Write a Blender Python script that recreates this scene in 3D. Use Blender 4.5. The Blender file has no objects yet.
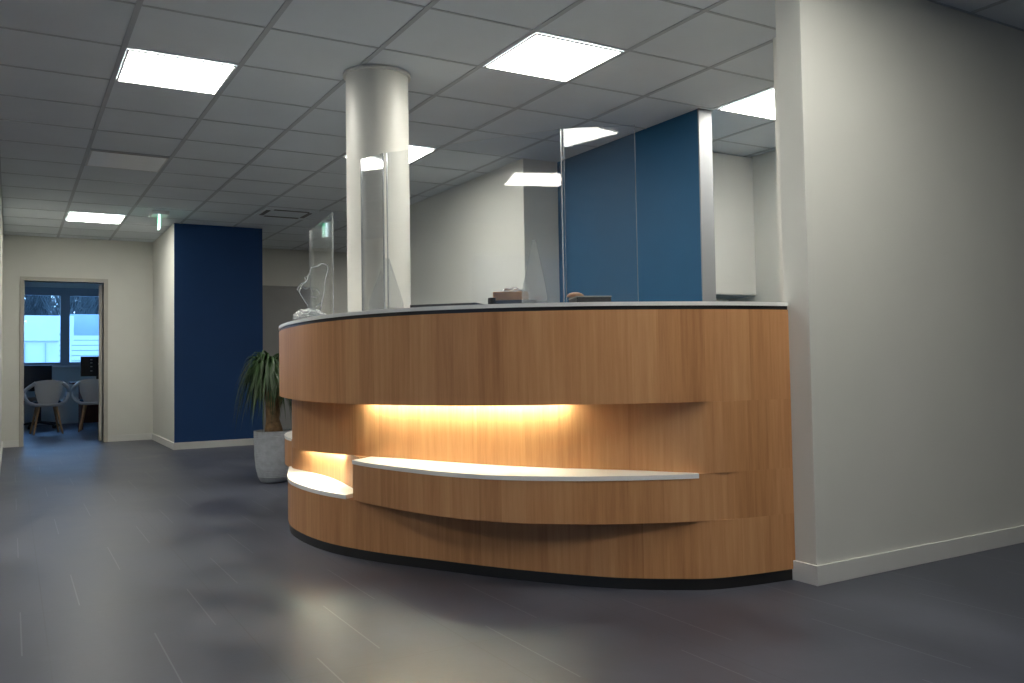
import bpy, bmesh, math, random
from mathutils import Vector, Matrix
random.seed(7)
C = bpy.context.scene.collection
sc = bpy.context.scene
PI = math.pi

# ------------------------------------------------------------------ camera
CAM = Vector((-0.5032, -4.8615, 0.9383))
right = Vector((0.86360519, -0.50389857, -0.01650194))
up = Vector((-0.00590075, -0.04283089, 0.99906491))
fwd = Vector((0.50413417, 0.86270027, 0.03996236))
cd = bpy.data.cameras.new('camera'); cam = bpy.data.objects.new('camera', cd); C.objects.link(cam)
cam.matrix_world = Matrix(((right.x, up.x, -fwd.x, CAM.x), (right.y, up.y, -fwd.y, CAM.y), (right.z, up.z, -fwd.z, CAM.z), (0, 0, 0, 1)))
cd.sensor_width = 36.0; cd.lens = 857.51 / 1024 * 36
cd.shift_y = -(341.5 - 328.62) / 1024
cd.clip_start = 0.05; cd.clip_end = 300
sc.camera = cam

# ------------------------------------------------------------------ world, light levels, exposure
W = bpy.data.worlds.new('world'); sc.world = W; W.use_nodes = True
wn = W.node_tree.nodes; wl = W.node_tree.links
bg = wn['Background']
tc = wn.new('ShaderNodeTexCoord'); sp = wn.new('ShaderNodeSeparateXYZ'); cr = wn.new('ShaderNodeValToRGB')
wl.new(tc.outputs['Generated'], sp.inputs[0]); wl.new(sp.outputs['Z'], cr.inputs[0]); wl.new(cr.outputs[0], bg.inputs[0])
cr.color_ramp.elements[0].position = 0.0; cr.color_ramp.elements[0].color = (0.34, 0.62, 0.95, 1)
cr.color_ramp.elements[1].position = 0.6; cr.color_ramp.elements[1].color = (0.16, 0.38, 0.85, 1)
bg.inputs[1].default_value = 2.2
LAMP = 11.0          # ceiling luminaire panels
LAMP_COL = (1.0, 0.975, 0.88)
LED = 42.0           # warm strips in the desk
LED_COL = (0.84, 1.0, 0.80)
sc.view_settings.view_transform = 'Standard'; sc.view_settings.look = 'None'
sc.view_settings.gamma = 1.0; sc.view_settings.use_curve_mapping = False
sc.view_settings.exposure = 1.35
sc.cycles.use_denoising = True
sc.cycles.max_bounces = 10; sc.cycles.diffuse_bounces = 5; sc.cycles.glossy_bounces = 4
sc.cycles.transmission_bounces = 8; sc.cycles.transparent_max_bounces = 12
sc.cycles.caustics_refractive = False; sc.cycles.caustics_reflective = False
sc.cycles.sample_clamp_indirect = 6.0

H = 2.637            # ceiling height
RWY = -2.396         # face of the right wall
RWX = 2.378          # free end of the right wall

# ------------------------------------------------------------------ materials
def mat(name, col, rough=0.5, metal=0.0, spec=0.5, bump=0.0, bscale=200.0, var=0.0, vscale=3.0, emit=None, estr=0, coat=0.0):
    m = bpy.data.materials.new(name); m.use_nodes = True
    n = m.node_tree.nodes; l = m.node_tree.links; b = n['Principled BSDF']
    b.inputs['Base Color'].default_value = (*col, 1); b.inputs['Roughness'].default_value = rough
    b.inputs['Metallic'].default_value = metal; b.inputs['Specular IOR Level'].default_value = spec
    b.inputs['Coat Weight'].default_value = coat
    t = n.new('ShaderNodeTexCoord')
    if var > 0:
        no = n.new('ShaderNodeTexNoise'); no.inputs['Scale'].default_value = vscale; no.inputs['Detail'].default_value = 5
        l.new(t.outputs['Object'], no.inputs['Vector'])
        r = n.new('ShaderNodeValToRGB'); l.new(no.outputs[0], r.inputs[0])
        r.color_ramp.elements[0].position = 0.3; r.color_ramp.elements[1].position = 0.7
        r.color_ramp.elements[0].color = (*[c * (1 - var) for c in col], 1)
        r.color_ramp.elements[1].color = (*[min(1, c * (1 + var)) for c in col], 1)
        l.new(r.outputs[0], b.inputs['Base Color'])
    if bump > 0:
        no = n.new('ShaderNodeTexNoise'); no.inputs['Scale'].default_value = bscale; no.inputs['Detail'].default_value = 3
        l.new(t.outputs['Object'], no.inputs['Vector'])
        bp = n.new('ShaderNodeBump'); bp.inputs['Strength'].default_value = bump; bp.inputs['Distance'].default_value = 0.002
        l.new(no.outputs[0], bp.inputs['Height']); l.new(bp.outputs[0], b.inputs['Normal'])
    if emit:
        b.inputs['Emission Color'].default_value = (*emit, 1); b.inputs['Emission Strength'].default_value = estr
    return m

M = {}
M['wall'] = mat('wall_paint', (0.66, 0.66, 0.62), 0.75, bump=0.25, bscale=260, var=0.02)
M['blue'] = mat('blue_paint', (0.006, 0.088, 0.205), 0.65, bump=0.2, bscale=260, var=0.04)
M['navy'] = mat('dimmed_blue_paint', (0.002, 0.044, 0.165), 0.7, bump=0.2, bscale=260, var=0.04)  # darker than the blue paint: the far hall's dimness put into the colour
M['trimwhite'] = mat('white_lacquer_trim', (0.68, 0.68, 0.66), 0.4, var=0.02)
M['frame'] = mat('door_frame_grey', (0.44, 0.42, 0.38), 0.45, var=0.03)
M['greydoor'] = mat('grey_brown_door', (0.30, 0.30, 0.30), 0.5, var=0.05)
M['whiteboard'] = mat('white_solid_surface', (0.82, 0.82, 0.80), 0.35, var=0.01)
M['black'] = mat('black_laminate', (0.012, 0.012, 0.013), 0.35, var=0.1)
M['darkgrey'] = mat('dark_grey_plastic', (0.03, 0.03, 0.035), 0.4, var=0.1)
M['tilec'] = mat('ceiling_tile', (0.68, 0.73, 0.77), 0.9, bump=0.35, bscale=420, var=0.035, vscale=2.0)
M['tbar'] = mat('ceiling_bar', (0.44, 0.475, 0.51), 0.6, var=0.03)
M['lamp'] = mat('lamp_diffuser', (0.9, 0.9, 0.9), 0.4, emit=LAMP_COL, estr=LAMP)
M['lampoff'] = mat('unlit_diffuser', (0.86, 0.88, 0.9), 0.35, var=0.01)
M['lampframe'] = mat('lamp_frame', (0.6, 0.6, 0.6), 0.4, var=0.02)
M['led'] = mat('led_strip', (1, 0.8, 0.5), 0.5, emit=LED_COL, estr=LED)
M['column'] = mat('column_paint', (0.72, 0.71, 0.66), 0.42, var=0.015, vscale=1.5)
M['pot'] = mat('pot_concrete', (0.40, 0.43, 0.47), 0.8, bump=0.6, bscale=60, var=0.12, vscale=25)
M['soil'] = mat('potting_soil', (0.03, 0.02, 0.014), 0.95, bump=0.8, bscale=90, var=0.3, vscale=60)
M['bark'] = mat('palm_bark', (0.19, 0.115, 0.055), 0.85, bump=1.0, bscale=40, var=0.4, vscale=30)
M['leaf'] = mat('palm_leaf', (0.018, 0.05, 0.010), 0.45, var=0.5, vscale=9)
M['chairwhite'] = mat('white_chair_shell', (0.7, 0.7, 0.7), 0.4, var=0.02)
M['chairwood'] = mat('beech_leg', (0.45, 0.27, 0.13), 0.5, var=0.15, vscale=12)
M['cushion'] = mat('dark_blue_cushion', (0.03, 0.05, 0.09), 0.85, bump=0.4, bscale=300, var=0.1)
M['deskwood'] = mat('dark_cherry_board', (0.13, 0.035, 0.018), 0.5, var=0.25, vscale=6)
M['winframe'] = mat('window_frame_grey', (0.34, 0.37, 0.42), 0.45, var=0.03)
M['carton'] = mat('brown_carton', (0.48, 0.25, 0.11), 0.8, var=0.1, vscale=14)
M['paper'] = mat('paper_white', (0.6, 0.62, 0.62), 0.8, var=0.03)
M['orangepack'] = mat('orange_brown_plastic', (0.42, 0.19, 0.09), 0.5, var=0.12, vscale=20)
M['steel'] = mat('brushed_steel', (0.5, 0.5, 0.5), 0.3, metal=1.0, var=0.05)
M['outwhite'] = mat('white_cladding', (0.62, 0.66, 0.68), 0.7, var=0.03)
M['outgrey'] = mat('blue_grey_render', (0.34, 0.42, 0.48), 0.8, var=0.05)
M['outground'] = mat('pale_yard', (0.5, 0.52, 0.53), 0.9, var=0.15)
M['tree'] = mat('bare_branches', (0.07, 0.085, 0.085), 0.9, var=0.3, vscale=3)
M['green'] = mat('exit_green', (0.02, 0.4, 0.18), 0.4, emit=(0.04, 0.75, 0.38), estr=0.45, var=0.0)

def clear(name, tint, gloss, rough=0.02, trans=0.9, ior=1.5):
    m = bpy.data.materials.new(name); m.use_nodes = True
    n = m.node_tree.nodes; l = m.node_tree.links
    for x in list(n): n.remove(x)
    o = n.new('ShaderNodeOutputMaterial'); t = n.new('ShaderNodeBsdfTransparent'); g = n.new('ShaderNodeBsdfGlossy')
    d = n.new('ShaderNodeBsdfDiffuse'); m1 = n.new('ShaderNodeMixShader'); m2 = n.new('ShaderNodeMixShader')
    f = n.new('ShaderNodeFresnel'); f.inputs[0].default_value = ior
    t.inputs[0].default_value = (*tint, 1); g.inputs['Roughness'].default_value = rough; g.inputs[0].default_value = (1, 1, 1, 1)
    d.inputs[0].default_value = (0.75, 0.8, 0.85, 1)
    m1.inputs[0].default_value = 1 - trans
    l.new(t.outputs[0], m1.inputs[1]); l.new(d.outputs[0], m1.inputs[2])
    mm = n.new('ShaderNodeMath'); mm.operation = 'MULTIPLY'; mm.inputs[1].default_value = gloss
    l.new(f.outputs[0], mm.inputs[0]); l.new(mm.outputs[0], m2.inputs[0])
    l.new(m1.outputs[0], m2.inputs[1]); l.new(g.outputs[0], m2.inputs[2]); l.new(m2.outputs[0], o.inputs[0])
    return m
M['glass'] = clear('acrylic_sheet', (0.965, 0.975, 0.98), 0.7, trans=0.98)
M['acryfoot'] = clear('acrylic_support', (0.97, 0.98, 0.985), 0.5, rough=0.15, trans=0.90)
M['acryedge'] = clear('acrylic_cut_edge', (0.88, 0.9, 0.92), 1.0, rough=0.2, trans=0.7)
M['crumple'] = clear('clear_crinkled_film', (0.93, 0.95, 0.96), 1.5, rough=0.12, trans=0.93)
M['tinted'] = clear('tinted_added_glass', (0.30, 0.31, 0.33), 0.8, trans=1.0)
M['pane'] = clear('window_glass', (0.93, 0.97, 1.0), 1.0, trans=1.0)

# wood veneer: u = distance along the desk front (m), v = height (m)
def wood():
    m = bpy.data.materials.new('oak_veneer'); m.use_nodes = True
    n = m.node_tree.nodes; l = m.node_tree.links; b = n['Principled BSDF']
    uv = n.new('ShaderNodeUVMap'); uv.uv_map = 'UVMap'
    s = n.new('ShaderNodeSeparateXYZ'); l.new(uv.outputs[0], s.inputs[0])
    def math_(op, a, v=None, bb=None):
        x = n.new('ShaderNodeMath'); x.operation = op; l.new(a, x.inputs[0])
        if bb is not None: l.new(bb, x.inputs[1])
        elif v is not None: x.inputs[1].default_value = v
        return x.outputs[0]
    # leaf of veneer index
    ui = math_('FLOOR', math_('DIVIDE', s.outputs['X'], 0.105))
    wnz = n.new('ShaderNodeTexWhiteNoise'); wnz.noise_dimensions = '1D'; l.new(ui, wnz.inputs['W'])
    ui2 = math_('FLOOR', math_('DIVIDE', s.outputs['X'], 0.31))
    wn2 = n.new('ShaderNodeTexWhiteNoise'); wn2.noise_dimensions = '1D'; l.new(ui2, wn2.inputs['W'])
    cx = n.new('ShaderNodeCombineXYZ')
    l.new(math_('MULTIPLY', s.outputs['X'], 46), cx.inputs[0]); l.new(math_('MULTIPLY', s.outputs['Y'], 2.2), cx.inputs[1])
    l.new(math_('MULTIPLY', wnz.outputs[0], 30), cx.inputs[2])
    no = n.new('ShaderNodeTexNoise'); no.inputs['Scale'].default_value = 1; no.inputs['Detail'].default_value = 6; no.inputs['Roughness'].default_value = 0.62
    l.new(cx.outputs[0], no.inputs['Vector'])
    cx2 = n.new('ShaderNodeCombineXYZ')
    l.new(math_('MULTIPLY', s.outputs['X'], 260), cx2.inputs[0]); l.new(math_('MULTIPLY', s.outputs['Y'], 8), cx2.inputs[1])
    no2 = n.new('ShaderNodeTexNoise'); no2.inputs['Scale'].default_value = 1; no2.inputs['Detail'].default_value = 3
    l.new(cx2.outputs[0], no2.inputs['Vector'])
    f = math_('ADD', math_('MULTIPLY', math_('ADD', no.outputs[0], 0.08), 0.62), None, math_('MULTIPLY', no2.outputs[0], 0.12))
    f = math_('ADD', f, None, math_('MULTIPLY', wnz.outputs[0], 0.17))
    f = math_('ADD', f, None, math_('MULTIPLY', wn2.outputs[0], 0.13))
    r = n.new('ShaderNodeValToRGB'); l.new(f, r.inputs[0])
    e = r.color_ramp.elements
    e[0].position = 0.32; e[0].color = (0.38, 0.168, 0.066, 1)
    e[1].position = 0.82; e[1].color = (0.64, 0.350, 0.165, 1)
    x = e.new(0.56); x.color = (0.53, 0.258, 0.112, 1)
    l.new(r.outputs[0], b.inputs['Base Color'])
    b.inputs['Roughness'].default_value = 0.42; b.inputs['Specular IOR Level'].default_value = 0.35
    bp = n.new('ShaderNodeBump'); bp.inputs['Strength'].default_value = 0.12; bp.inputs['Distance'].default_value = 0.001
    l.new(no2.outputs[0], bp.inputs['Height']); l.new(bp.outputs[0], b.inputs['Normal'])
    return m
M['wood'] = wood()

def floor_mat():
    m = bpy.data.materials.new('slate_vinyl_floor'); m.use_nodes = True
    n = m.node_tree.nodes; l = m.node_tree.links; b = n['Principled BSDF']
    t = n.new('ShaderNodeTexCoord'); s = n.new('ShaderNodeSeparateXYZ'); l.new(t.outputs['Object'], s.inputs[0])
    def mt(op, a, v=None, bb=None):
        x = n.new('ShaderNodeMath'); x.operation = op
        if isinstance(a, (int, float)): x.inputs[0].default_value = a
        else: l.new(a, x.inputs[0])
        if bb is not None: l.new(bb, x.inputs[1])
        elif v is not None: x.inputs[1].default_value = v
        return x.outputs[0]
    # joints run along Y every 0.205 m; each carries a painted light glint for 0.6 m in every 1.725 m, stepping on by 0.575 m per row
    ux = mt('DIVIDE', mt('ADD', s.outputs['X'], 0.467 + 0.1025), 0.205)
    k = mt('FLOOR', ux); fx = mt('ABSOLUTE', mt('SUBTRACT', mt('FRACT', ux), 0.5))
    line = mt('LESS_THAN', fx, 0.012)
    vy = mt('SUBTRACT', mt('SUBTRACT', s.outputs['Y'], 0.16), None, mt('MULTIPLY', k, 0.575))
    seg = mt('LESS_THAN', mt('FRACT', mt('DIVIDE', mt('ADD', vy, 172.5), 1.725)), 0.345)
    joint_glint = mt('MULTIPLY', line, None, seg)
    # big tile joints 0.61 x 0.61
    lx = mt('LESS_THAN', mt('ABSOLUTE', mt('SUBTRACT', mt('FRACT', mt('DIVIDE', mt('ADD', s.outputs['X'], 10.0 - 1.0 + 0.307), 0.615)), 0.5)), 0.003)
    ly = mt('LESS_THAN', mt('ABSOLUTE', mt('SUBTRACT', mt('FRACT', mt('DIVIDE', mt('ADD', s.outputs['Y'], 20.1), 1.23)), 0.5)), 0.0015)
    big = mt('MAXIMUM', lx, None, ly)
    no = n.new('ShaderNodeTexNoise'); no.inputs['Scale'].default_value = 1.6; no.inputs['Detail'].default_value = 7; no.inputs['Roughness'].default_value = 0.6
    mp = n.new('ShaderNodeMapping'); mp.inputs['Scale'].default_value = (1.0, 0.8, 1); l.new(t.outputs['Object'], mp.inputs[0]); l.new(mp.outputs[0], no.inputs['Vector'])
    r = n.new('ShaderNodeValToRGB'); l.new(no.outputs[0], r.inputs[0]); e = r.color_ramp.elements
    e[0].position = 0.34; e[0].color = (0.036, 0.040, 0.062, 1)
    e[1].position = 0.70; e[1].color = (0.106, 0.114, 0.150, 1)
    def mix(fac, a, col, amt):
        x = n.new('ShaderNodeMixRGB'); l.new(mt('MULTIPLY', fac, amt), x.inputs[0]); l.new(a, x.inputs[1]); x.inputs[2].default_value = (*col, 1); return x.outputs[0]
    c = mix(big, r.outputs[0], (0.028, 0.028, 0.032), 0.35)
    c = mix(joint_glint, c, (0.30, 0.31, 0.33), 0.26)  # glints along the joints, put into the base colour
    l.new(c, b.inputs['Base Color'])
    r2 = n.new('ShaderNodeMapRange'); l.new(no.outputs[0], r2.inputs[0])
    r2.inputs[1].default_value = 0.3; r2.inputs[2].default_value = 0.7; r2.inputs[3].default_value = 0.34; r2.inputs[4].default_value = 0.50
    l.new(r2.outputs[0], b.inputs['Roughness']); b.inputs['Specular IOR Level'].default_value = 0.6
    n2 = n.new('ShaderNodeTexNoise'); n2.inputs['Scale'].default_value = 45; n2.inputs['Detail'].default_value = 4; l.new(t.outputs['Object'], n2.inputs['Vector'])
    bp = n.new('ShaderNodeBump'); bp.inputs['Strength'].default_value = 0.10; bp.inputs['Distance'].default_value = 0.002
    l.new(n2.outputs[0], bp.inputs['Height']); l.new(bp.outputs[0], b.inputs['Normal'])
    return m
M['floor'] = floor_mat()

# ------------------------------------------------------------------ mesh helpers
def link(name, bm, m, parent=None, smooth=False, loc=None):
    me = bpy.data.meshes.new(name)
    bmesh.ops.recalc_face_normals(bm, faces=bm.faces)
    bm.to_mesh(me); bm.free()
    ms = m if isinstance(m, (list, tuple)) else [m]
    for x in ms: me.materials.append(x)
    if smooth:
        for p in me.polygons: p.use_smooth = True
        me.set_sharp_from_angle(angle=math.radians(38))
    o = bpy.data.objects.new(name, me); C.objects.link(o)
    if parent is not None: o.parent = parent
    if loc is not None: o.location = loc
    return o
def thing(name, label, cat, loc=(0, 0, 0), rz=0.0, group=None):
    o = bpy.data.objects.new(name, None); C.objects.link(o); o.empty_display_size = 0.1
    o.location = loc; o.rotation_euler = (0, 0, rz); o['label'] = label; o['category'] = cat
    if group: o['group'] = group
    return o
def tag(o, label, cat, group=None, kind=None):
    o['label'] = label; o['category'] = cat
    if group: o['group'] = group
    if kind: o['kind'] = kind
    return o
def struct(name, bm, m, parent=None, smooth=False):
    o = link(name, bm, m, parent, smooth)
    if parent is None: o['kind'] = 'structure'
    return o
def box(bm, x0, x1, y0, y1, z0, z1, bev=0.0, mi=0):
    r = bmesh.ops.create_cube(bm, size=1.0)
    vs = r['verts']
    for v in vs:
        v.co = Vector((x0 + (v.co.x + .5) * (x1 - x0), y0 + (v.co.y + .5) * (y1 - y0), z0 + (v.co.z + .5) * (z1 - z0)))
    fs = set(f for v in vs for f in v.link_faces)
    for f in fs: f.material_index = mi
    if bev > 0:
        es = set(e for v in vs for e in v.link_edges)
        bmesh.ops.bevel(bm, geom=list(es), offset=bev, segments=2, profile=0.6, affect='EDGES')
    return vs
def bx(*a, **k):
    bm = bmesh.new(); box(bm, *a, **k); return bm
def tube(bm, pts, r, seg=8, r1=None, cap=True):
    pts = [Vector(p) for p in pts]; n = len(pts); rings = []
    rr = r if isinstance(r, (list, tuple)) else [r + ((r1 if r1 is not None else r) - r) * i / max(1, n - 1) for i in range(n)]
    ref = Vector((0.31, 0.2, 0.93)).normalized()
    for i, p in enumerate(pts):
        d = (pts[min(n - 1, i + 1)] - pts[max(0, i - 1)]).normalized()
        if abs(d.dot(ref)) > 0.95: rf = Vector((1, 0, 0))
        else: rf = ref
        a = d.cross(rf).normalized(); b = d.cross(a)
        rings.append([bm.verts.new(p + (a * math.cos(t) + b * math.sin(t)) * rr[i]) for t in [2 * PI * j / seg for j in range(seg)]])
    for i in range(n - 1):
        for j in range(seg):
            bm.faces.new((rings[i][j], rings[i][(j + 1) % seg], rings[i + 1][(j + 1) % seg], rings[i + 1][j]))
    if cap:
        bm.faces.new(rings[0][::-1]); bm.faces.new(rings[-1])
def lathe(bm, prof, seg=40, cx=0, cy=0, capb=True, capt=True):
    rings = [[bm.verts.new((cx + r * math.cos(2 * PI * j / seg), cy + r * math.sin(2 * PI * j / seg), z)) for j in range(seg)] for r, z in prof]
    for i in range(len(rings) - 1):
        for j in range(seg):
            bm.faces.new((rings[i][j], rings[i][(j + 1) % seg], rings[i + 1][(j + 1) % seg], rings[i + 1][j]))
    if capb: bm.faces.new(rings[0][::-1])
    if capt: bm.faces.new(rings[-1])
def prism(bm, pts, off):                # polygon extruded along vector off
    off = Vector(off); a = [bm.verts.new(Vector(p)) for p in pts]; b = [bm.verts.new(Vector(p) + off) for p in pts]
    bm.faces.new(a[::-1]); bm.faces.new(b); n = len(a)
    for i in range(n): bm.faces.new((a[i], a[(i + 1) % n], b[(i + 1) % n], b[i]))
def wall_with_hole(name, x0, x1, y0, y1, z0, z1, hole, m):   # wall along X, opening hx0,hx1,hz0,hz1
    hx0, hx1, hz0, hz1 = hole; bm = bmesh.new()
    box(bm, x0, hx0, y0, y1, z0, z1); box(bm, hx1, x1, y0, y1, z0, z1)
    box(bm, hx0, hx1, y0, y1, hz1, z1)
    if hz0 > z0: box(bm, hx0, hx1, y0, y1, z0, hz0)
    return struct(name, bm, m)

# ------------------------------------------------------------------ room shell
XL, XR, YF, YB = -5.2, 8.0, -9.0, 7.465      # outer limits of the reception
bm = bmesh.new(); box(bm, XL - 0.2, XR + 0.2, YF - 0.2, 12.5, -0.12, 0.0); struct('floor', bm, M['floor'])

def ceiling():
    bm = bmesh.new()
    box(bm, XL - .2, XR + .2, YF - .2, 12.5, H, H + 0.1, mi=0)
    w = 0.012
    k = math.ceil(XL / .6)
    while k * .6 < XR:
        x = k * .6; box(bm, x - w * 1.15, x + w * 1.15, YF, YB, H - 0.004, H + 0.002, mi=1); k += 1
    k = math.ceil(YF / .6)
    while k * .6 < YB:
        y = k * .6; box(bm, XL, XR, y - w * .62, y + w * .62, H - 0.0032, H + 0.002, mi=1); k += 1
    return struct('ceiling', bm, [M['tilec'], M['tbar']])
ceiling()
# wall to the right, with its free end next to the desk
struct('wall_right', bx(RWX, XR, RWY, RWY + 0.135, 0, H, bev=0.004), M['wall'])
struct('wall_closet', bx(2.975, 3.10, RWY + 0.135, -1.70, 0, H), M['wall'])
bm = bmesh.new(); box(bm, RWX - 0.013, XR, RWY - 0.013, RWY, 0, 0.082, bev=0.002); box(bm, RWX - 0.013, RWX, RWY - 0.0, RWY + 0.135, 0, 0.082, bev=0.002)
struct('baseboard_right', bm, M['trimwhite'])
# blue partition with a white end
struct('wall_blue', bx(3.50, 3.61, -0.55, 1.19, 0, H), M['blue'])
struct('trim_1', bx(3.497, 3.613, -0.562, -0.55, 0, H), mat('grey_end_trim', (0.27, 0.28, 0.30), 0.5, var=0.02))
struct('wall_middle', bx(3.16, 3.50, 1.18, 4.7, 0, H), M['wall'])
# alcove behind the blue partition
struct('wall_alcove', bx(3.61, 4.98, 0.60, 0.72, 0, H), M['wall'])
struct('wall_side', bx(4.87, 4.98, RWY + 0.135, 0.60, 0, H), M['wall'])
# far end of the hall
DX0, DX1, DZ = -0.365, 0.535, 2.07
wall_with_hole('wall_far', XL, XR, YB, YB + 0.12, 0, H, (DX0, DX1, 0, DZ), M['wall'])
struct('wall_left', bx(-0.72, -0.598, 2.8, YB, 0, H), M['wall'])
struct('wall_hall', bx(1.132, 1.25, 5.73, YB, 0, H), M['wall'])
struct('wall_navy', bx(1.132, 2.15, 5.715, 5.73, 0, H), M['navy'])
struct('wall_navy_return', bx(2.03, 2.15, 5.73, YB, 0, H), M['wall'])
bm = bmesh.new(); box(bm, -0.598, DX0 - 0.05, YB - 0.013, YB, 0, 0.08); box(bm, DX1 + 0.05, 1.132, YB - 0.013, YB, 0, 0.08)
struct('baseboard_far', bm, M['trimwhite'])
struct('baseboard_hall', bx(1.119, 1.132, 5.715, YB - .013, 0, 0.08), M['trimwhite'])
struct('baseboard_navy', bx(1.119, 2.163, 5.702, 5.715, 0, 0.08), M['trimwhite'])
struct('baseboard_left', bx(-0.598, -0.585, 2.8, YB - .013, 0, 0.08), M['trimwhite'])
# shell out of view
struct('wall_back', bx(XL, XR, YF - .12, YF, 0, H), M['wall'])
struct('wall_right_end', bx(XR, XR + .12, YF, YB + .12, 0, H), M['wall'])
bm = bmesh.new()
GY0, GY1, GZ = -7.6, -2.4, 2.3
box(bm, XL - .12, XL, YF, GY0, 0, H); box(bm, XL - .12, XL, GY1, YB + .12, 0, H); box(bm, XL - .12, XL, GY0, GY1, GZ, H)
struct('wall_outer_left', bm, M['wall'])
bm = bmesh.new()
for i in range(5):
    y = GY0 + i * (GY1 - GY0) / 4; box(bm, XL - .08, XL - .03, y - .03, y + .03, 0, GZ)
box(bm, XL - .08, XL - .03, GY0, GY1, 0, .06); box(bm, XL - .08, XL - .03, GY0, GY1, GZ - .06, GZ)
w2 = struct('window_added_2', bm, M['winframe'])  # glazing added out of view so sky light tints the room blue
struct('pane', bx(XL - .06, XL - .05, GY0, GY1, .06, GZ - .06), M['tinted'], w2)

# doorway to the office
bm = bmesh.new()
for a, b_ in ((DX0 - .05, DX0), (DX1, DX1 + .05)): box(bm, a, b_, YB - .022, YB + .14, 0, DZ, bev=.003)
box(bm, DX0 - .05, DX1 + .05, YB - .022, YB + .14, DZ, DZ + .05, bev=.003)
struct('trim_2', bm, M['frame'])
d1 = struct('door_1', bx(0, .04, 0, .86, 0.01, DZ - .01, bev=.003), M['frame']); d1.location = (DX1 - .045, YB + .15, 0); d1.rotation_euler = (0, 0, math.radians(-9))
bm = bmesh.new(); tube(bm, [(0, .79, 1.02), (-.05, .79, 1.02), (-.05, .68, 1.02)], .009, 8); box(bm, -.006, 0, .765, .815, .93, 1.1, bev=.002)
struct('door_handle', bm, M['steel'], d1)
# grey double door in the far wall beyond the navy wall
d2 = struct('door_2', bx(2.35, 3.30, YB - .03, YB, 0, 2.06, bev=.003), M['greydoor'])
bm = bmesh.new(); box(bm, 2.29, 2.35, YB - .035, YB, 0, 2.1, bev=.003); box(bm, 3.30, 3.36, YB - .035, YB, 0, 2.1, bev=.003); box(bm, 2.35, 3.30, YB - .035, YB, 2.06, 2.1, bev=.003)
struct('door_frame', bm, M['greydoor'], d2)
bm = bmesh.new(); tube(bm, [(2.45, YB - .03, 1.03), (2.45, YB - .08, 1.03), (2.57, YB - .08, 1.03)], .009, 8)
struct('door_handle', bm, M['steel'], d2)

# office shell
OX0, OX1, OY1 = -1.8, 2.6, 12.2
bm = bmesh.new(); box(bm, OX0 - .1, OX0, YB + .12, 10.2, 0, H); box(bm, OX0 - .1, OX0, 11.6, OY1, 0, H); box(bm, OX0 - .1, OX0, 10.2, 11.6, 0, .9); box(bm, OX0 - .1, OX0, 10.2, 11.6, 2.35, H)
struct('wall_office_left', bm, M['wall'])
bm = bmesh.new(); box(bm, OX0 - .08, OX0 - .03, 10.2, 11.6, .9, .97); box(bm, OX0 - .08, OX0 - .03, 10.2, 11.6, 2.28, 2.35)
for y in (10.2, 10.88, 11.54): box(bm, OX0 - .08, OX0 - .03, y, y + .06, .97, 2.28)
w3 = struct('window_added_3', bm, M['winframe']); struct('pane', bx(OX0 - .06, OX0 - .05, 10.26, 11.54, .97, 2.28), M['pane'], w3)  # unseen window, added to brighten the office with daylight
struct('wall_office_right', bx(OX1, OX1 + .1, YB + .12, OY1, 0, H), M['wall'])
WX0, WX1, WZ0, WZ1 = -0.95, 1.35, 1.02, 2.40
wall_with_hole('wall_office_far', OX0 - .1, OX1 + .1, OY1, OY1 + .25, 0, H, (WX0, WX1, WZ0, WZ1), M['wall'])
w1 = bpy.data.objects.new('window_1', None); C.objects.link(w1); w1['kind'] = 'structure'
bm = bmesh.new(); fy0, fy1 = OY1 + .04, OY1 + .11
box(bm, WX0, WX1, fy0, fy1, WZ0, WZ0 + .06); box(bm, WX0, WX1, fy0, fy1, WZ1 - .14, WZ1)
box(bm, WX0, WX0 + .07, fy0, fy1, WZ0, WZ1); box(bm, WX1 - .07, WX1, fy0, fy1, WZ0, WZ1); box(bm, .245, .39, fy0, fy1, WZ0 + .06, WZ1 - .14)
struct('window_frame', bm, M['winframe'], w1)
for a, b_ in ((WX0 + .07, .245), (.39, WX1 - .07)):
    struct('pane', bx(a, b_, OY1 + .07, OY1 + .08, WZ0 + .06, WZ1 - .14), M['pane'], w1)
struct('window_sill', bx(WX0 - .05, WX1 + .05, OY1 - .12, OY1 + .04, WZ0 - .035, WZ0, bev=.004), M['trimwhite'], w1)

# ------------------------------------------------------------------ ceiling luminaires
def luminaire(x, y, label, lit=True, group='square ceiling light panels'):
    t = thing('ceiling_light', label, 'ceiling light', (x, y, H), 0, group)
    bm = bmesh.new(); a, b_ = .018, .582; w = .012
    box(bm, a, b_, a, a + w, -.010, -.004); box(bm, a, b_, b_ - w, b_, -.010, -.004)
    box(bm, a, a + w, a + w, b_ - w, -.010, -.004); box(bm, b_ - w, b_, a + w, b_ - w, -.010, -.004)
    link('lamp_frame', bm, M['lampframe'], t)
    link('diffuser', bx(a + w, b_ - w, a + w, b_ - w, -.009, -.0045), M['lamp'] if lit else M['lampoff'], t)
    return t
luminaire(0, 0, 'lit square ceiling light at upper left, nearest over the hall')
luminaire(0, 5.4, 'small lit ceiling light far down the hall, just before the office door')
luminaire(0, 2.4, 'unlit pale ceiling panel between the two lit lights over the hall', lit=False)
luminaire(1.8, -1.2, 'large lit ceiling light above the reception desk, to the right of the column')
luminaire(1.8, 1.2, 'lit ceiling light partly hidden behind the round column')
luminaire(3.6, -1.2, 'lit ceiling light beyond the blue wall, cut off by the right wall end')
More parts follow.
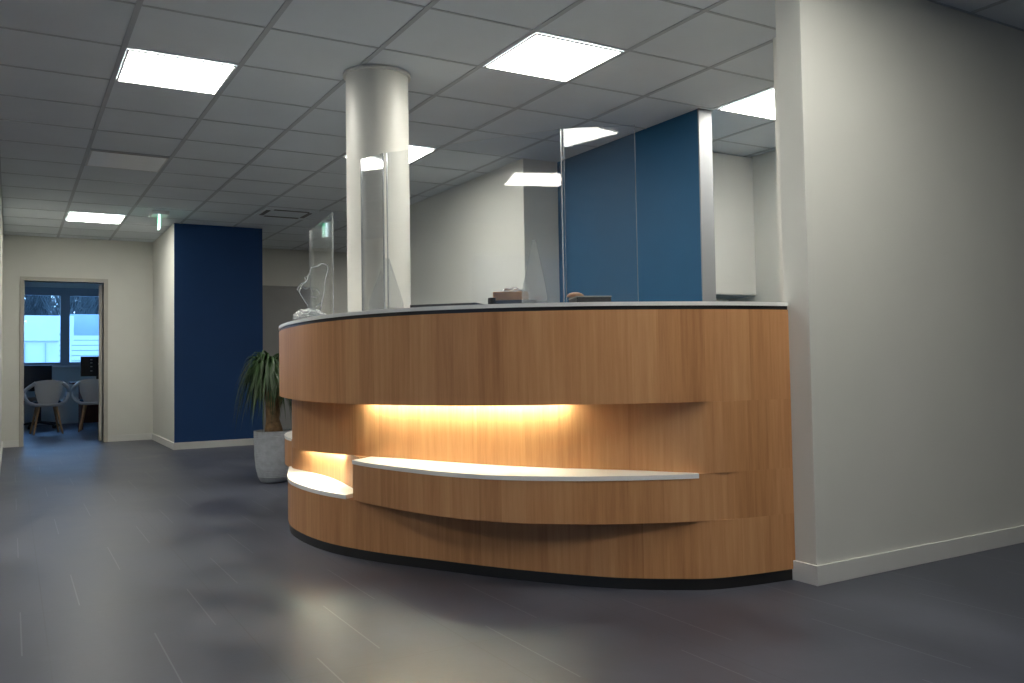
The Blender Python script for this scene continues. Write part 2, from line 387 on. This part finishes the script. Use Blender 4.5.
# the same fittings go on behind and beside the camera, plus two added fills
for x, y, w_ in ((-.6, -4.2, 'whose reflection shows in the rightmost clear screen'), (1.8, -3.6, 'in front of the right wall'),
                 (-3.0, -3.0, 'whose long reflection shows in the wide clear screen'), (-1.8, 0.6, 'added left of the hall to brighten the desk front'), (-4.2, 0.6, 'farthest left of the hall'),
                 (1.8, -7.2, 'behind the camera on the right'), (4.2, 5.4, 'added behind the middle wall to brighten the back')):
    luminaire(x, y, 'lit ceiling light outside the view, ' + w_)

# ceiling cassette with slots
t = thing('air_vent', 'square ceiling air outlet with dark slots beyond the column, over the navy wall side', 'air vent', (1.8, 4.2, H))
bm = bmesh.new(); box(bm, .01, .59, .01, .59, -.018, -.004, bev=.004); link('panel', bm, M['tilec'], t)
for (a, b_, c_, d_) in ((.12, .50, .07, .115), (.12, .50, .485, .53), (.05, .095, .14, .46), (.505, .55, .14, .46)):
    link('slot', bx(a, b_, c_, d_, -.022, -.017), M['black'], t)

# emergency exit sign
t = thing('exit_sign', 'small green lit emergency exit sign hanging from the ceiling in the hall', 'exit sign', (0.875, 5.05, H))
link('housing', bx(-.085, .085, -.14, .14, -.045, -.004, bev=.006), M['lampframe'], t)
pn = link('sign_panel', bx(-.004, .004, -.11, .11, -.17, -.045), M['green'], t)
bm = bmesh.new()
for sx in (-.0052, .0042):
    prism(bm, [(sx, -.10, -.16), (sx, -.10, -.075), (sx, -.02, -.075), (sx, -.02, -.19)], (.001, 0, 0))      # doorway mark
    for p in ([(0.02, -.10), (.03, -.08), (.05, -.09), (.04, -.11)], [(.02, -.11), (.06, -.115), (.055, -.15), (.03, -.15)],
              [(.03, -.145), (.0, -.185), (.015, -.19), (.045, -.155)], [(.05, -.145), (.075, -.17), (.1, -.17), (.1, -.185), (.07, -.185), (.035, -.15)]):
        prism(bm, [(sx, y, z) for y, z in p], (.001, 0, 0))
link('pictogram', bm, mat('sign_white', (.8, .85, .82), .5, emit=(.75, 1, .9), estr=.9), pn)
bm = bmesh.new(); lathe(bm, [(.012, -.05), (.012, -.20), (.006, -.215)], 12, cx=-.02, cy=-.15); link('lamp_tube', bm, mat('sign_tube', (.8, .85, .9), .4, emit=(.75, .95, 1), estr=.8), t)

# ------------------------------------------------------------------ round column
t = thing('column', 'round off-white column rising to the ceiling behind the reception counter', 'column', (1.34, -.187, 0))
bm = bmesh.new(); lathe(bm, [(.181, 0), (.181, H - .02)], 72); link('shaft', bm, M['column'], t, True)
bm = bmesh.new(); lathe(bm, [(.183, H - .022), (.196, H - .02), (.196, H - .004)], 72); link('collar', bm, M['column'], t, True)

# ------------------------------------------------------------------ reception desk
def spline(pts, n):
    P = [Vector(p) for p in pts]; P = [P[0] * 2 - P[1]] + P + [P[-1] * 2 - P[-2]]; out = []
    for i in range(1, len(P) - 2):
        for k in range(24):
            t = k / 24; a, b_, c_, d_ = P[i - 1], P[i], P[i + 1], P[i + 2]
            out.append(0.5 * ((2 * b_) + (c_ - a) * t + (2 * a - 5 * b_ + 4 * c_ - d_) * t * t + (3 * b_ - a - 3 * c_ + d_) * t ** 3))
    out.append(P[-2])
    # resample by arc length
    L = [0]
    for i in range(1, len(out)): L.append(L[-1] + (out[i] - out[i - 1]).length)
    res = []; j = 0
    for k in range(n):
        s = L[-1] * k / (n - 1)
        while j < len(L) - 2 and L[j + 1] < s: j += 1
        f = (s - L[j]) / max(1e-9, L[j + 1] - L[j]); res.append(out[j].lerp(out[j + 1], min(1, f)))
    return res
END = (2.377, -2.285)
c_top = [END, (2.14, -2.255), (1.93, -2.20), (1.75, -2.135), (1.56, -2.055), (1.384, -1.955), (1.22, -1.835), (1.065, -1.68), (.93, -1.48), (.832, -1.23), (.778, -.95), (.765, -.65), (.785, -.3), (.825, 0), (.889, .302), (1.0, .66), (1.16, .98), (1.38, 1.22), (1.7, 1.39), (2.2, 1.47)]
c_rec = [END, (2.14, -2.255), (1.98, -2.215), (1.88, -2.10), (1.80, -1.97), (1.69, -1.83), (1.55, -1.66), (1.42, -1.44), (1.295, -1.18), (1.166, -.88), (1.095, -.73), (1.015, -.56), (.94, -.36), (.896, -.15), (.898, .05), (.970, .31), (1.07, .62), (1.20, .95), (1.42, 1.18), (1.75, 1.34), (2.2, 1.43)]
c_led = [END, (2.14, -2.255), (1.93, -2.20), (1.75, -2.125), (1.56, -2.02), (1.39, -1.89), (1.23, -1.72), (1.105, -1.48), (1.015, -1.18), (.965, -.95), (.95, -.80)]
c_bas = [END, (2.14, -2.255), (1.97, -2.213), (1.85, -2.14), (1.73, -2.05), (1.60, -1.92), (1.38, -1.62), (1.157, -1.24), (1.02, -.99), (.925, -.76), (.876, -.58), (.848, -.35), (.850, -.1), (.883, .1), (.957, .36), (1.055, .66), (1.19, .95), (1.41, 1.19), (1.8, 1.38), (2.2, 1.44)]
c_bled = [(1.07, .66), (1.082, .85), (1.14, 1.09), (1.27, 1.33), (1.5, 1.5), (2.2, 1.58)]
c_nic = [(1.015, -.72), (1.04, -.5), (1.066, -.25), (1.075, -.0), (1.058, .22), (1.03, .42), (1.03, .54), (1.065, .66)]
c_in = [(2.377, -1.95), (2.14, -1.86), (1.95, -1.68), (1.75, -1.42), (1.55, -1.1), (1.36, -.76), (1.2, -.55), (1.13, -.30), (1.12, -.1), (1.16, .1), (1.27, .38), (1.38, .68), (1.48, .95), (1.65, 1.15), (1.9, 1.27), (2.2, 1.33)]
N = 150
IN = spline(c_in, 600)
def nearest_in(p):
    return min(IN, key=lambda q: (q - p).length_squared)
def inner_for(out_pts):
    # walk along the staff-side curve in step with the front curve
    idx = []; j0 = 0
    for p in out_pts:
        j = min(range(len(IN)), key=lambda k: (IN[k] - p).length_squared); idx.append(j)
    for i in range(1, len(idx)): idx[i] = max(idx[i], idx[i - 1])
    return [IN[j] for j in idx]
def shift(pts, d):                       # offset to the inside (towards the staff side)
    out = []
    for i, p in enumerate(pts):
        t = (pts[min(len(pts) - 1, i + 1)] - pts[max(0, i - 1)]).normalized()
        out.append(p + Vector((t.y, -t.x)) * d)
    return out
def band(outer, inner, z0, z1, sub=1):
    """solid between two plan curves; uv: u = run along the front, v = height"""
    bm = bmesh.new(); uvl = bm.loops.layers.uv.new('UVMap'); n = len(outer)
    s = [0.0]
    for i in range(1, n): s.append(s[-1] + (outer[i] - outer[i - 1]).length)
    V = [[bm.verts.new((p.x, p.y, z)) for p in c] for c, z in ((outer, z0), (outer, z1), (inner, z1), (inner, z0))]
    for i in range(n - 1):
        for a in range(4):
            b_ = (a + 1) % 4
            vs = (V[a][i], V[a][i + 1], V[b_][i + 1], V[b_][i])
            if len(set(v.co.to_tuple(6) for v in vs)) < 3: continue
            f = bm.faces.new(vs)
            for lp in f.loops:
                k = i if (lp.vert in (V[a][i], V[b_][i])) else i + 1
                lp[uvl].uv = (s[k], lp.vert.co.z)
    for i in (0, n - 1):
        f = bm.faces.new([V[a][i] for a in range(4)])
        for lp in f.loops: lp[uvl].uv = (lp.vert.co.x + lp.vert.co.y, lp.vert.co.z)
    bmesh.ops.remove_doubles(bm, verts=bm.verts, dist=1e-6)
    return bm
Z1, Z2, Z3, ZT = 0.281, 0.474, 0.766, 1.147
desk = thing('reception_desk', 'curved oak veneer reception desk with white counter and glowing recess', 'reception desk')
T = spline(c_top, N); Rr = spline(c_rec, N); Bs = spline(c_bas, N); Ld = spline(c_led, 110); BL = spline(c_bled, 50); Nc = spline(c_nic, 50)
def offuv(bm, du):
    l = bm.loops.layers.uv.active
    for f in bm.faces:
        for lp in f.loops: lp[l].uv.x += du
    return bm
link('upper_panel', offuv(band(T, inner_for(T), Z3, ZT), 0), M['wood'], desk, True)
link('recessed_panel', offuv(band(Rr, inner_for(Rr), Z2, Z3), 7.33), M['wood'], desk, True)
link('base_panel', offuv(band(Bs, inner_for(Bs), 0.047, Z1), 13.17), M['wood'], desk, True)
Pl = shift(Bs, .006); link('plinth', band(Pl, inner_for(Pl), 0.0, 0.047), M['black'], desk, True)
# ledge band on the right: full height where it is flush with the recessed panel, with a white top elsewhere
k_flush = min(range(len(Ld)), key=lambda i: (Ld[i] - Vector((1.915, -2.197))).length)
link('ledge_panel', offuv(band(Ld, inner_for(Ld), Z1, Z2 - .019), 21.4), M['wood'], desk, True)
A = Ld[:k_flush + 1]; link('ledge_panel_strip', offuv(band(A, inner_for(A), Z2 - .019, Z2), 21.4), M['wood'], desk, True)
A = shift(Ld[k_flush:], -.003); link('ledge_top', band(A, inner_for(A), Z2 - .019, Z2 - .0005), M['whiteboard'], desk, True)
# low ledge on the left, in front of the lit niche
i0 = min(range(N), key=lambda i: (Bs[i] - Vector((.935, -.785))).length); i1 = min(range(N), key=lambda i: (Bs[i] - Vector((1.04, .62))).length)
A = shift(Bs[i0:i1 + 1], -.003); link('low_ledge_top', band(A, inner_for(A), Z1, Z1 + .021), M['whiteboard'], desk, True)
ka = min(range(N), key=lambda i: (Rr[i] - Vector((1.055, .585))).length); kb = min(range(N), key=lambda i: (Rr[i] - Vector((1.12, .76))).length)
A = Rr[ka:kb + 1]; link('niche_end_panel', offuv(band(A, inner_for(A), Z1 + .021, Z2 - .0002), 7.33), M['wood'], desk, True)
link('niche_panel', offuv(band(Nc, inner_for(Nc), Z1 + .021, Z2), 31.9), M['wood'], desk, True)
link('back_ledge_panel', offuv(band(BL, inner_for(BL), Z1, Z2 - .019), 41.2), M['wood'], desk, True)
A = shift(BL, -.003); link('back_ledge_top', band(A, inner_for(A), Z2 - .019, Z2 - .0005), M['whiteboard'], desk, True)
A = shift(T, .005); link('shadow_gap', band(A, inner_for(A), ZT, ZT + .016), M['black'], desk, True)
A = shift(T, -.002); CT = ZT + .016 + .016; link('countertop', band(A, inner_for(A), ZT + .016, CT), M['whiteboard'], desk, True)
# warm light strips
def strip(pts, z, w=.012, h=.006):
    return band(pts, shift(pts, w), z - h, z)
ia = min(range(N), key=lambda i: (Rr[i] - Vector((1.60, -1.72))).length); ib = min(range(N), key=lambda i: (Rr[i] - Vector((1.085, -.70))).length)
link('light_strip', strip(shift(Rr[ia:ib + 1], -.05), Z3 - .001), M['led'], desk)
ic = min(range(50), key=lambda i: (Nc[i] - Vector((1.055, -.4))).length); ie = min(range(50), key=lambda i: (Nc[i] - Vector((1.058, .25))).length)
link('light_strip', strip(shift(Nc[ic:ie + 1], -.035), Z2 - .001), M['led'], desk)

# ------------------------------------------------------------------ acrylic screens and what stands on the counter
def sheet(bm, p0, p1, z0, z1, th=.006):
    d = (p1 - p0).normalized(); nrm = Vector((-d.y, d.x)) * th * .5
    prism(bm, [(*(p0 + nrm), z0), (*(p1 + nrm), z0), (*(p1 - nrm), z0), (*(p0 - nrm), z0)], (0, 0, z1 - z0))
def screen(p0, p1, label, z1=1.925, foot=None):
    t = thing('acrylic_screen', label, 'protective screen', (0, 0, 0), 0, 'clear protective screens on the counter')
    bm = bmesh.new(); sheet(bm, p0, p1, CT, z1); link('sheet', bm, M['glass'], t)
    d = (p1 - p0).normalized()
    for q in (p0, p1):
        bm = bmesh.new(); sheet(bm, q - d * .0015, q + d * .0015, CT, z1, .0075); link('cut_edge', bm, M['acryedge'], t)
    for f in (foot or ()):
        q, ang, a, b_, hh = f
        e = Vector((math.cos(ang), math.sin(ang))); bm = bmesh.new(); nn = Vector((-e.y, e.x)) * .003
        prof = [(-a, 0), (-a, .055), (-.012, hh), (.012, hh), (b_, .055), (b_, 0)]
        prism(bm, [(*(q + e * u - nn), CT + v) for u, v in prof], (nn.x * 2, nn.y * 2, 0))
        link('foot', bm, M['acryfoot'], t)
    return t
PA = Vector((.94, -.985)); PB = Vector((1.0, -1.16)); PC = Vector((1.5, -1.87)); PD = Vector((1.744, -2.059))
screen(PA, PB + Vector((-.012, .016)), 'narrow clear screen in front of the round column')
screen(PB, PC, 'wide clear screen right of the column with a triangular foot', foot=[(Vector((1.02, -1.10)), math.radians(20), .11, .10, .26), (Vector((1.42, -1.77)), math.radians(22), .09, .09, .28)])
screen(PC + Vector((.010, -.005)), PD, 'rightmost clear screen in front of the blue wall')
screen(Vector((1.322, 1.085)), Vector((1.236, .325)), 'clear screen at the far left end of the counter', z1=1.90)

# wavy clear ornament and crinkled wrapping at the far left end
o0 = Vector((1.15, .62, CT))
t = thing('clear_ornament', 'clear wavy-edged plastic ornament standing at the far left end of the counter', 'ornament', (1.115, .36, CT), math.radians(-28))
k = 1 / 150.0
out = [(-2, 0), (-3, 12), (-5, 22), (-9, 27), (-12, 33), (-10, 39), (-5, 44), (-3, 50), (-1, 56), (4, 57), (9, 60), (14, 58), (15, 55), (12, 45), (11, 34), (8, 20), (5, 11), (6, 0)]
bm = bmesh.new(); prism(bm, [(u * k, -.004, v * k) for u, v in out], (0, .008, 0)); link('body', bm, M['glass'], t)
bm = bmesh.new(); tube(bm, [(u * k, 0, v * k) for u, v in out], .0045, 6); link('rim', bm, M['acryedge'], t)
for q_ in ([(-10, 39), (-6, 36), (-2, 38), (0, 33), (4, 36), (7, 32), (3, 28), (-1, 29)], [(-3, 50), (-7, 47), (-6, 42), (-11, 41), (-14, 36), (-11, 31)], [(9, 24), (4, 20), (0, 12)]):
    bm = bmesh.new(); tube(bm, [(u * k, 0.0, v * k) for u, v in q_], .004, 6); link('strand', bm, M['acryedge'], t)
bm = bmesh.new(); lathe(bm, [(.045, 0), (.05, .02), (.035, .05), (.04, .075)], 20); link('base', bm, M['crumple'], t, True)
bm = bmesh.new(); bmesh.ops.create_icosphere(bm, subdivisions=4, radius=1.0)
for v in bm.verts:
    p = v.co.copy(); nz = math.sin(p.x * 9 + p.y * 7) * .12 + math.sin(p.y * 17 - p.z * 11) * .1 + math.sin(p.x * 23 + p.z * 19) * .06
    v.co = Vector((p.x * (.10 + nz * .03), p.y * (.07 + nz * .03), max(0, .048 + p.z * (.05 + nz * .05))))
tag(link('plastic_wrap', bm, M['crumple'], loc=(1.035, .16, CT)), 'crumpled clear plastic wrapping lying at the left end of the counter', 'plastic wrap')

def oriented(name, bm, m, x, y, label, cat, rot=-30, group=None):
    o = link(name, bm, m, loc=(x, y, CT)); o.rotation_euler = (0, 0, math.radians(rot)); return tag(o, label, cat, group)
bm = bmesh.new(); box(bm, -.16, .16, -.1, .1, 0, .012, bev=.002); box(bm, -.16, .16, -.1, -.094, .012, .036); box(bm, -.16, .16, .094, .1, .012, .036)
box(bm, -.16, -.154, -.094, .094, .012, .036); box(bm, .154, .16, -.094, .094, .012, .036)
oriented('letter_tray', bm, M['darkgrey'], 1.2783, -1.238, 'long flat black tray on the counter right of the column', 'tray', -47)
p = Vector((1.4379, -1.551))
t = thing('brochure_box', 'brown box with a blue-grey bundle on top, on the counter before the grey wall strip', 'box', (p.x, p.y, CT), math.radians(-33))
link('tray_base', bx(-.105, .105, -.075, .075, 0, .036, bev=.003), M['darkgrey'], t)
link('carton', bx(-.085, .07, -.065, .065, .0365, .074, bev=.003), M['carton'], t)
bm = bmesh.new(); bmesh.ops.create_icosphere(bm, subdivisions=3, radius=1.0)
for v in bm.verts: v.co = Vector((v.co.x * .055, v.co.y * .04, .0745 + max(0, v.co.z) * (.022 + .006 * math.sin(v.co.x * 8))))
link('wrapped_bundle', bm, M['crumple'], t, True)
p = Vector((1.3083, -1.591))
tag(link('pen_cup', bx(-.013, .013, -.013, .013, 0, .045, bev=.002), M['black'], loc=(p.x, p.y, CT)), 'small square black cup left of the brown box on the counter', 'cup')
p = Vector((1.6658, -1.8228))
t = thing('document_tray', 'flat black document tray on the counter in front of the blue wall', 'tray', (p.x, p.y, CT), math.radians(-22))
link('tray_body', bx(-.075, .075, -.08, .08, 0, .034, bev=.003), M['darkgrey'], t)
link('rim', bx(-.077, .077, -.082, .082, .0345, .039, bev=.001), M['frame'], t)
bm = bmesh.new(); bmesh.ops.create_icosphere(bm, subdivisions=3, radius=1.0)
for v in bm.verts: v.co = Vector((v.co.x * .042, v.co.y * .03, max(0, v.co.z) * .021))
p = Vector((1.6019, -1.8087)); tag(link('tape_roll', bm, M['orangepack'], smooth=True, loc=(p.x, p.y, CT + .0392)), 'small rounded orange-brown packet lying on the flat black document tray', 'packet')

# wall cupboard in the alcove
t = thing('wall_cupboard', 'white wall cupboard hung in the alcove right of the blue wall', 'cupboard', (4.42, .28, 1.467))
link('body', bx(-.02, .45, .02, .318, 0, 1.165), M['trimwhite'], t)
link('door', bx(0.0, .45, 0, .019, .004, 1.16, bev=.002), M['trimwhite'], t)
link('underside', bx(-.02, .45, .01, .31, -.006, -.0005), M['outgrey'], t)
link('side_filler', bx(-.18, -.004, .0, .318, 0, 1.165, bev=.002), M['trimwhite'], t)

# ------------------------------------------------------------------ potted palm
PX, PY = 1.352, 2.20
t = thing('potted_palm', 'ponytail palm with drooping leaves in a ribbed grey pot beside the desk', 'potted plant', (PX, PY, 0))
prof = [(.085, 0), (.105, .012), (.125, .05), (.142, .12), (.152, .22), (.156, .34)]
pr = []
for i in range(60):
    z = i / 59 * .42; 
    r = .156 if z > .3 else None
    if r is None:
        for a, b_ in zip(prof, prof[1:]):
            if a[1] <= z <= b_[1]: f = (z - a[1]) / (b_[1] - a[1]); r = a[0] + (b_[0] - a[0]) * f; break
    pr.append((r + (.0022 if i % 2 else -.001) * (z > .04), z))
pr += [(.144, .42), (.142, .385)]
bm = bmesh.new(); lathe(bm, pr, 64, capt=False); link('pot', bm, M['pot'], t, True)
bm = bmesh.new(); lathe(bm, [(.1425, .380), (.1425, .388), (.0, .394)][:2], 40); link('soil', bm, M['soil'], t)
bm = bmesh.new()
path = [Vector((0.0, 0, .38)), Vector((0, 0, .43)), Vector((-.005, 0, .50)), Vector((-.015, 0, .60)), Vector((-.028, .0, .72)), Vector((-.035, 0, .84)), Vector((-.04, 0, .93))]
tube(bm, path, [.075, .072, .055, .045, .038, .032, .028], 16)
tube(bm, [Vector((.0, .01, .45)), Vector((.03, .03, .60)), Vector((.07, .04, .76)), Vector((.09, .05, .88))], [.045, .036, .028, .022], 12)
for v in bm.verts: v.co += Vector((random.uniform(-1, 1), random.uniform(-1, 1), 0)) * .003
link('trunk', bm, M['bark'], t, True)
bm = bmesh.new()
def blade(base, ang, lift, length, w, droop):
    d = Vector((math.cos(ang), math.sin(ang), 0)); side = Vector((-d.y, d.x, 0)); n = 9; prev = None
    for i in range(n + 1):
        s = i / n; hor = length * (s * (.25 + .75 * math.cos(lift)) * (1 - .2 * s)); ver = length * (s * math.sin(lift)) - droop * s * s * s * length - droop * .35 * s * s * length
        c_ = base + d * hor + Vector((0, 0, ver)); ww = w * (1 - s) ** .7 * (1 if s > .05 else .7)
        cur = (bm.verts.new(c_ - side * ww - Vector((0, 0, ww * .3))), bm.verts.new(c_ + Vector((0, 0, ww * .2))), bm.verts.new(c_ + side * ww - Vector((0, 0, ww * .3))))
        if prev:
            bm.faces.new((prev[0], prev[1], cur[1], cur[0])); bm.faces.new((prev[1], prev[2], cur[2], cur[1]))
        prev = cur
for c_, n_, L0 in ((Vector((-.04, 0, .93)), 340, .37), (Vector((.09, .05, .89)), 260, .35), (Vector((-.03, 0, .86)), 100, .33)):
    for i in range(n_):
        blade(c_ + Vector((random.gauss(0, .012), random.gauss(0, .012), random.uniform(-.03, .02))), random.uniform(0, 2 * PI), random.uniform(.1, 1.35), L0 * random.uniform(.65, 1.05), random.uniform(.011, .018), random.uniform(.55, 1.25))
link('foliage', bm, M['leaf'], t, True)

# ------------------------------------------------------------------ office furniture seen through the door
def shell_chair(x, y, rz, label):
    t = thing('tub_chair', label, 'chair', (x, y, 0), rz, 'white shell chairs in the office')
    # shell opens towards +y (the desk); back towards -y
    bm = bmesh.new(); n = 16; lo, hi = [], []
    for i in range(n + 1):
        u = -1 + 2 * i / n; a = math.radians(-90 + 42 * u)
        hi.append(Vector((.285 * math.cos(a), .28 * math.sin(a), .80 - .03 * u * u)))
        lo.append(Vector((.20 * math.cos(a) * .9, .20 * math.sin(a), .44)))
    V = []
    for p, q in zip(hi, lo):
        mid = (p + q) / 2 + Vector((p.x * .10, -.03, 0)); inn = Vector((0, .016, 0))
        V.append([bm.verts.new(v) for v in (p, mid, q, q + inn, mid + inn, p + inn)])
    for a_, b_ in zip(V, V[1:]):
        for k in range(6): bm.faces.new((a_[k], b_[k], b_[(k + 1) % 6], a_[(k + 1) % 6]))
    bm.faces.new(V[0]); bm.faces.new(V[-1][::-1])
    for sx in (-1, 1):       # arm loops from the shoulders of the back round to the seat
        tube(bm, [Vector((sx * .17, -.225, .76)), Vector((sx * .245, -.17, .70)), Vector((sx * .29, -.02, .645)), Vector((sx * .295, .11, .60)), Vector((sx * .275, .17, .53)), Vector((sx * .22, .14, .46)), Vector((sx * .15, .06, .43))], [.026, .027, .025, .024, .024, .024, .022], 10)
        tube(bm, [Vector((sx * .29, .05, .62)), Vector((sx * .285, -.02, .54)), Vector((sx * .24, -.08, .47)), Vector((sx * .15, -.13, .43))], .022, 10)
    link('shell', bm, M['chairwhite'], t, True)
    bm = bmesh.new(); lathe(bm, [(.19, .405), (.215, .42), (.22, .44), (.2, .455)], 32); link('seat', bm, M['chairwhite'], t, True)
    bm = bmesh.new(); lathe(bm, [(.19, .456), (.2, .475), (.17, .492)], 32); link('cushion', bm, M['cushion'], t, True)
    for sx, sy in ((-1, -1), (1, -1), (-1, 1), (1, 1)):
        bm = bmesh.new(); tube(bm, [(sx * .115, sy * .11, .41), (sx * .19, sy * .19, 0)], .020, 10, r1=.012); link('leg', bm, M['chairwood'], t, True)
    return t
shell_chair(-.045, 9.72, math.radians(6), 'white shell chair with wooden legs, left one seen through the office door')
shell_chair(.60, 9.86, math.radians(-8), 'white shell chair with wooden legs, right one half hidden by the door jamb')
t = thing('office_chair', 'black swivel office chair behind the left white chair, under the office window', 'office chair', (-.10, 11.2, 0), math.radians(8))
for i in range(5):
    a = 2 * PI * i / 5 + .3; bm = bmesh.new(); tube(bm, [(0, 0, .10), (.3 * math.cos(a), .3 * math.sin(a), .06)], .024, 8, r1=.016)
    l_ = link('base_arm', bm, M['black'], t); bm = bmesh.new(); tube(bm, [(.3 * math.cos(a) - .014 * math.sin(a), .3 * math.sin(a) + .014 * math.cos(a), .028), (.3 * math.cos(a) + .014 * math.sin(a), .3 * math.sin(a) - .014 * math.cos(a), .028)], .028, 12); link('caster', bm, M['black'], l_)
bm = bmesh.new(); tube(bm, [(0, 0, .08), (0, 0, .43)], .026, 12); link('gas_lift', bm, M['black'], t)
bm = bmesh.new(); box(bm, -.25, .25, -.25, .24, .43, .51, bev=.03); link('seat', bm, M['darkgrey'], t, True)
bm = bmesh.new()
box(bm, -.23, .23, -.30 + .55, -.26 + .55, .60, 1.03, bev=.018); link('backrest', bm, M['darkgrey'], t, True)
bm = bmesh.new(); tube(bm, [(0, .2, .45), (0, .30, .55), (0, .31, .75)], .02, 8); link('back_support', bm, M['black'], t)
for sx in (-1, 1):
    bm = bmesh.new(); tube(bm, [(sx * .25, 0, .47), (sx * .29, 0, .5), (sx * .29, 0, .68)], .014, 8); box(bm, sx * .29 - .035, sx * .29 + .035, -.12, .12, .68, .71, bev=.01); link('armrest', bm, M['black'], t)
t = thing('office_desk', 'dark reddish wooden desk under the monitor in the office', 'desk', (.42, 10.25, 0))
link('desktop', bx(-.10, 1.6, 0, .8, .715, .745, bev=.003), M['deskwood'], t)
link('side_panel', bx(.04, .065, .04, .76, 0, .715), M['deskwood'], t)
link('side_panel', bx(1.56, 1.585, .04, .76, 0, .715), M['deskwood'], t)
link('front_panel', bx(.066, 1.559, .12, .14, .1, .715), M['deskwood'], t)
t = thing('monitor', 'black monitor standing on the office desk by the door jamb', 'monitor', (.72, 10.55, .745))
link('screen', bx(-.26, .26, -.02, .02, .09, .41, bev=.006), M['black'], t)
link('stand', bx(-.03, .03, .021, .04, .01, .25), M['black'], t); link('foot', bx(-.11, .11, -.06, .1, 0, .01, bev=.002), M['black'], t)
for z in (.17, .24, .30, .35): link('key_light', bx(-.12, -.09, -.0215, -.0205, z, z + .012), M['paper'], t)

# ------------------------------------------------------------------ outside the office window
tag(struct('ground', bx(-25, 30, 12.7, 70, -.5, -.4), M['outground']), 'pale yard', 'ground')
b1 = thing('white_building', 'low white building with a bright fascia, seen through the left window pane', 'building')
link('walls', bx(-9, .95, 22, 30, -.4, 1.75), M['outwhite'], b1); link('fascia', bx(-9.1, 1.0, 21.9, 30, 1.75, 2.45, bev=.02), M['outwhite'], b1)
bm = bmesh.new()
for i in range(9): box(bm, -3.2 + i * .5, -3.18 + i * .5, 21.97, 22, -.4, 1.7)
link('panel_joints', bm, M['outgrey'], b1)
t = thing('slatted_fence', 'white horizontal slat fence seen through the right window pane', 'fence')
for i in range(15): link('slat', bx(.50, 3.1, 19.0, 19.03, -.1 + i * .128, -.1 + i * .128 + .105), M['outwhite'], t)
link('post', bx(.52, .60, 19.04, 19.1, -.4, 1.85), M['outgrey'], t); link('post', bx(3.05, 3.12, 19.04, 19.1, -.4, 1.85), M['outgrey'], t)
t = thing('gabled_shed', 'white gabled building behind the fence at the right of the window', 'building')
bm = bmesh.new(); prism(bm, [(2.1, 24, -.4), (2.1, 24, 2.3), (3.1, 24, 3.6), (6, 24, 4.4), (6, 24, -.4)], (0, 5, 0)); link('walls', bm, M['outwhite'], t)
link('annex', bx(1.05, 2.1, 24.5, 29, -.4, 2.65), M['outgrey'], t)
def bare_tree(x, y, h, dark):
    bm = bmesh.new()
    tube(bm, [(0, 0, -.4), (.1, 0, h * .5), (0, 0, h)], [.16, .11, .03], 7)
    for i in range(150):
        z = h * random.uniform(.2, .95); a = random.uniform(0, 2 * PI); L_ = (h - z) * .12 + .35
        e = Vector((math.cos(a) * L_, math.sin(a) * L_, L_ * .9)); b0 = Vector((0.05, 0, z)); tube(bm, [b0, b0 + e * .5 + Vector((0, 0, -.05)), b0 + e], [.035, .025, .012], 4)
        for q in range(4):
            c_ = b0 + e * random.uniform(.3, .95); a2 = a + random.uniform(-1.2, 1.2)
            tube(bm, [c_, c_ + Vector((math.cos(a2) * .25, math.sin(a2) * .25, .5))], [.022, .01], 3)
    o = link('bare_tree', bm, M['tree']); o.location = (x, y, 0)
    return tag(o, dark, 'tree', 'bare trees behind the white building')
for i in range(14):
    bare_tree(-3.6 + i * .62, 32 + (i % 4) * 2.6, random.uniform(6.5, 8.5) if i < 10 else 5.0, 'bare dark tree in the row behind the white building outside' if i < 9 else 'bare dark tree behind the gabled building outside')
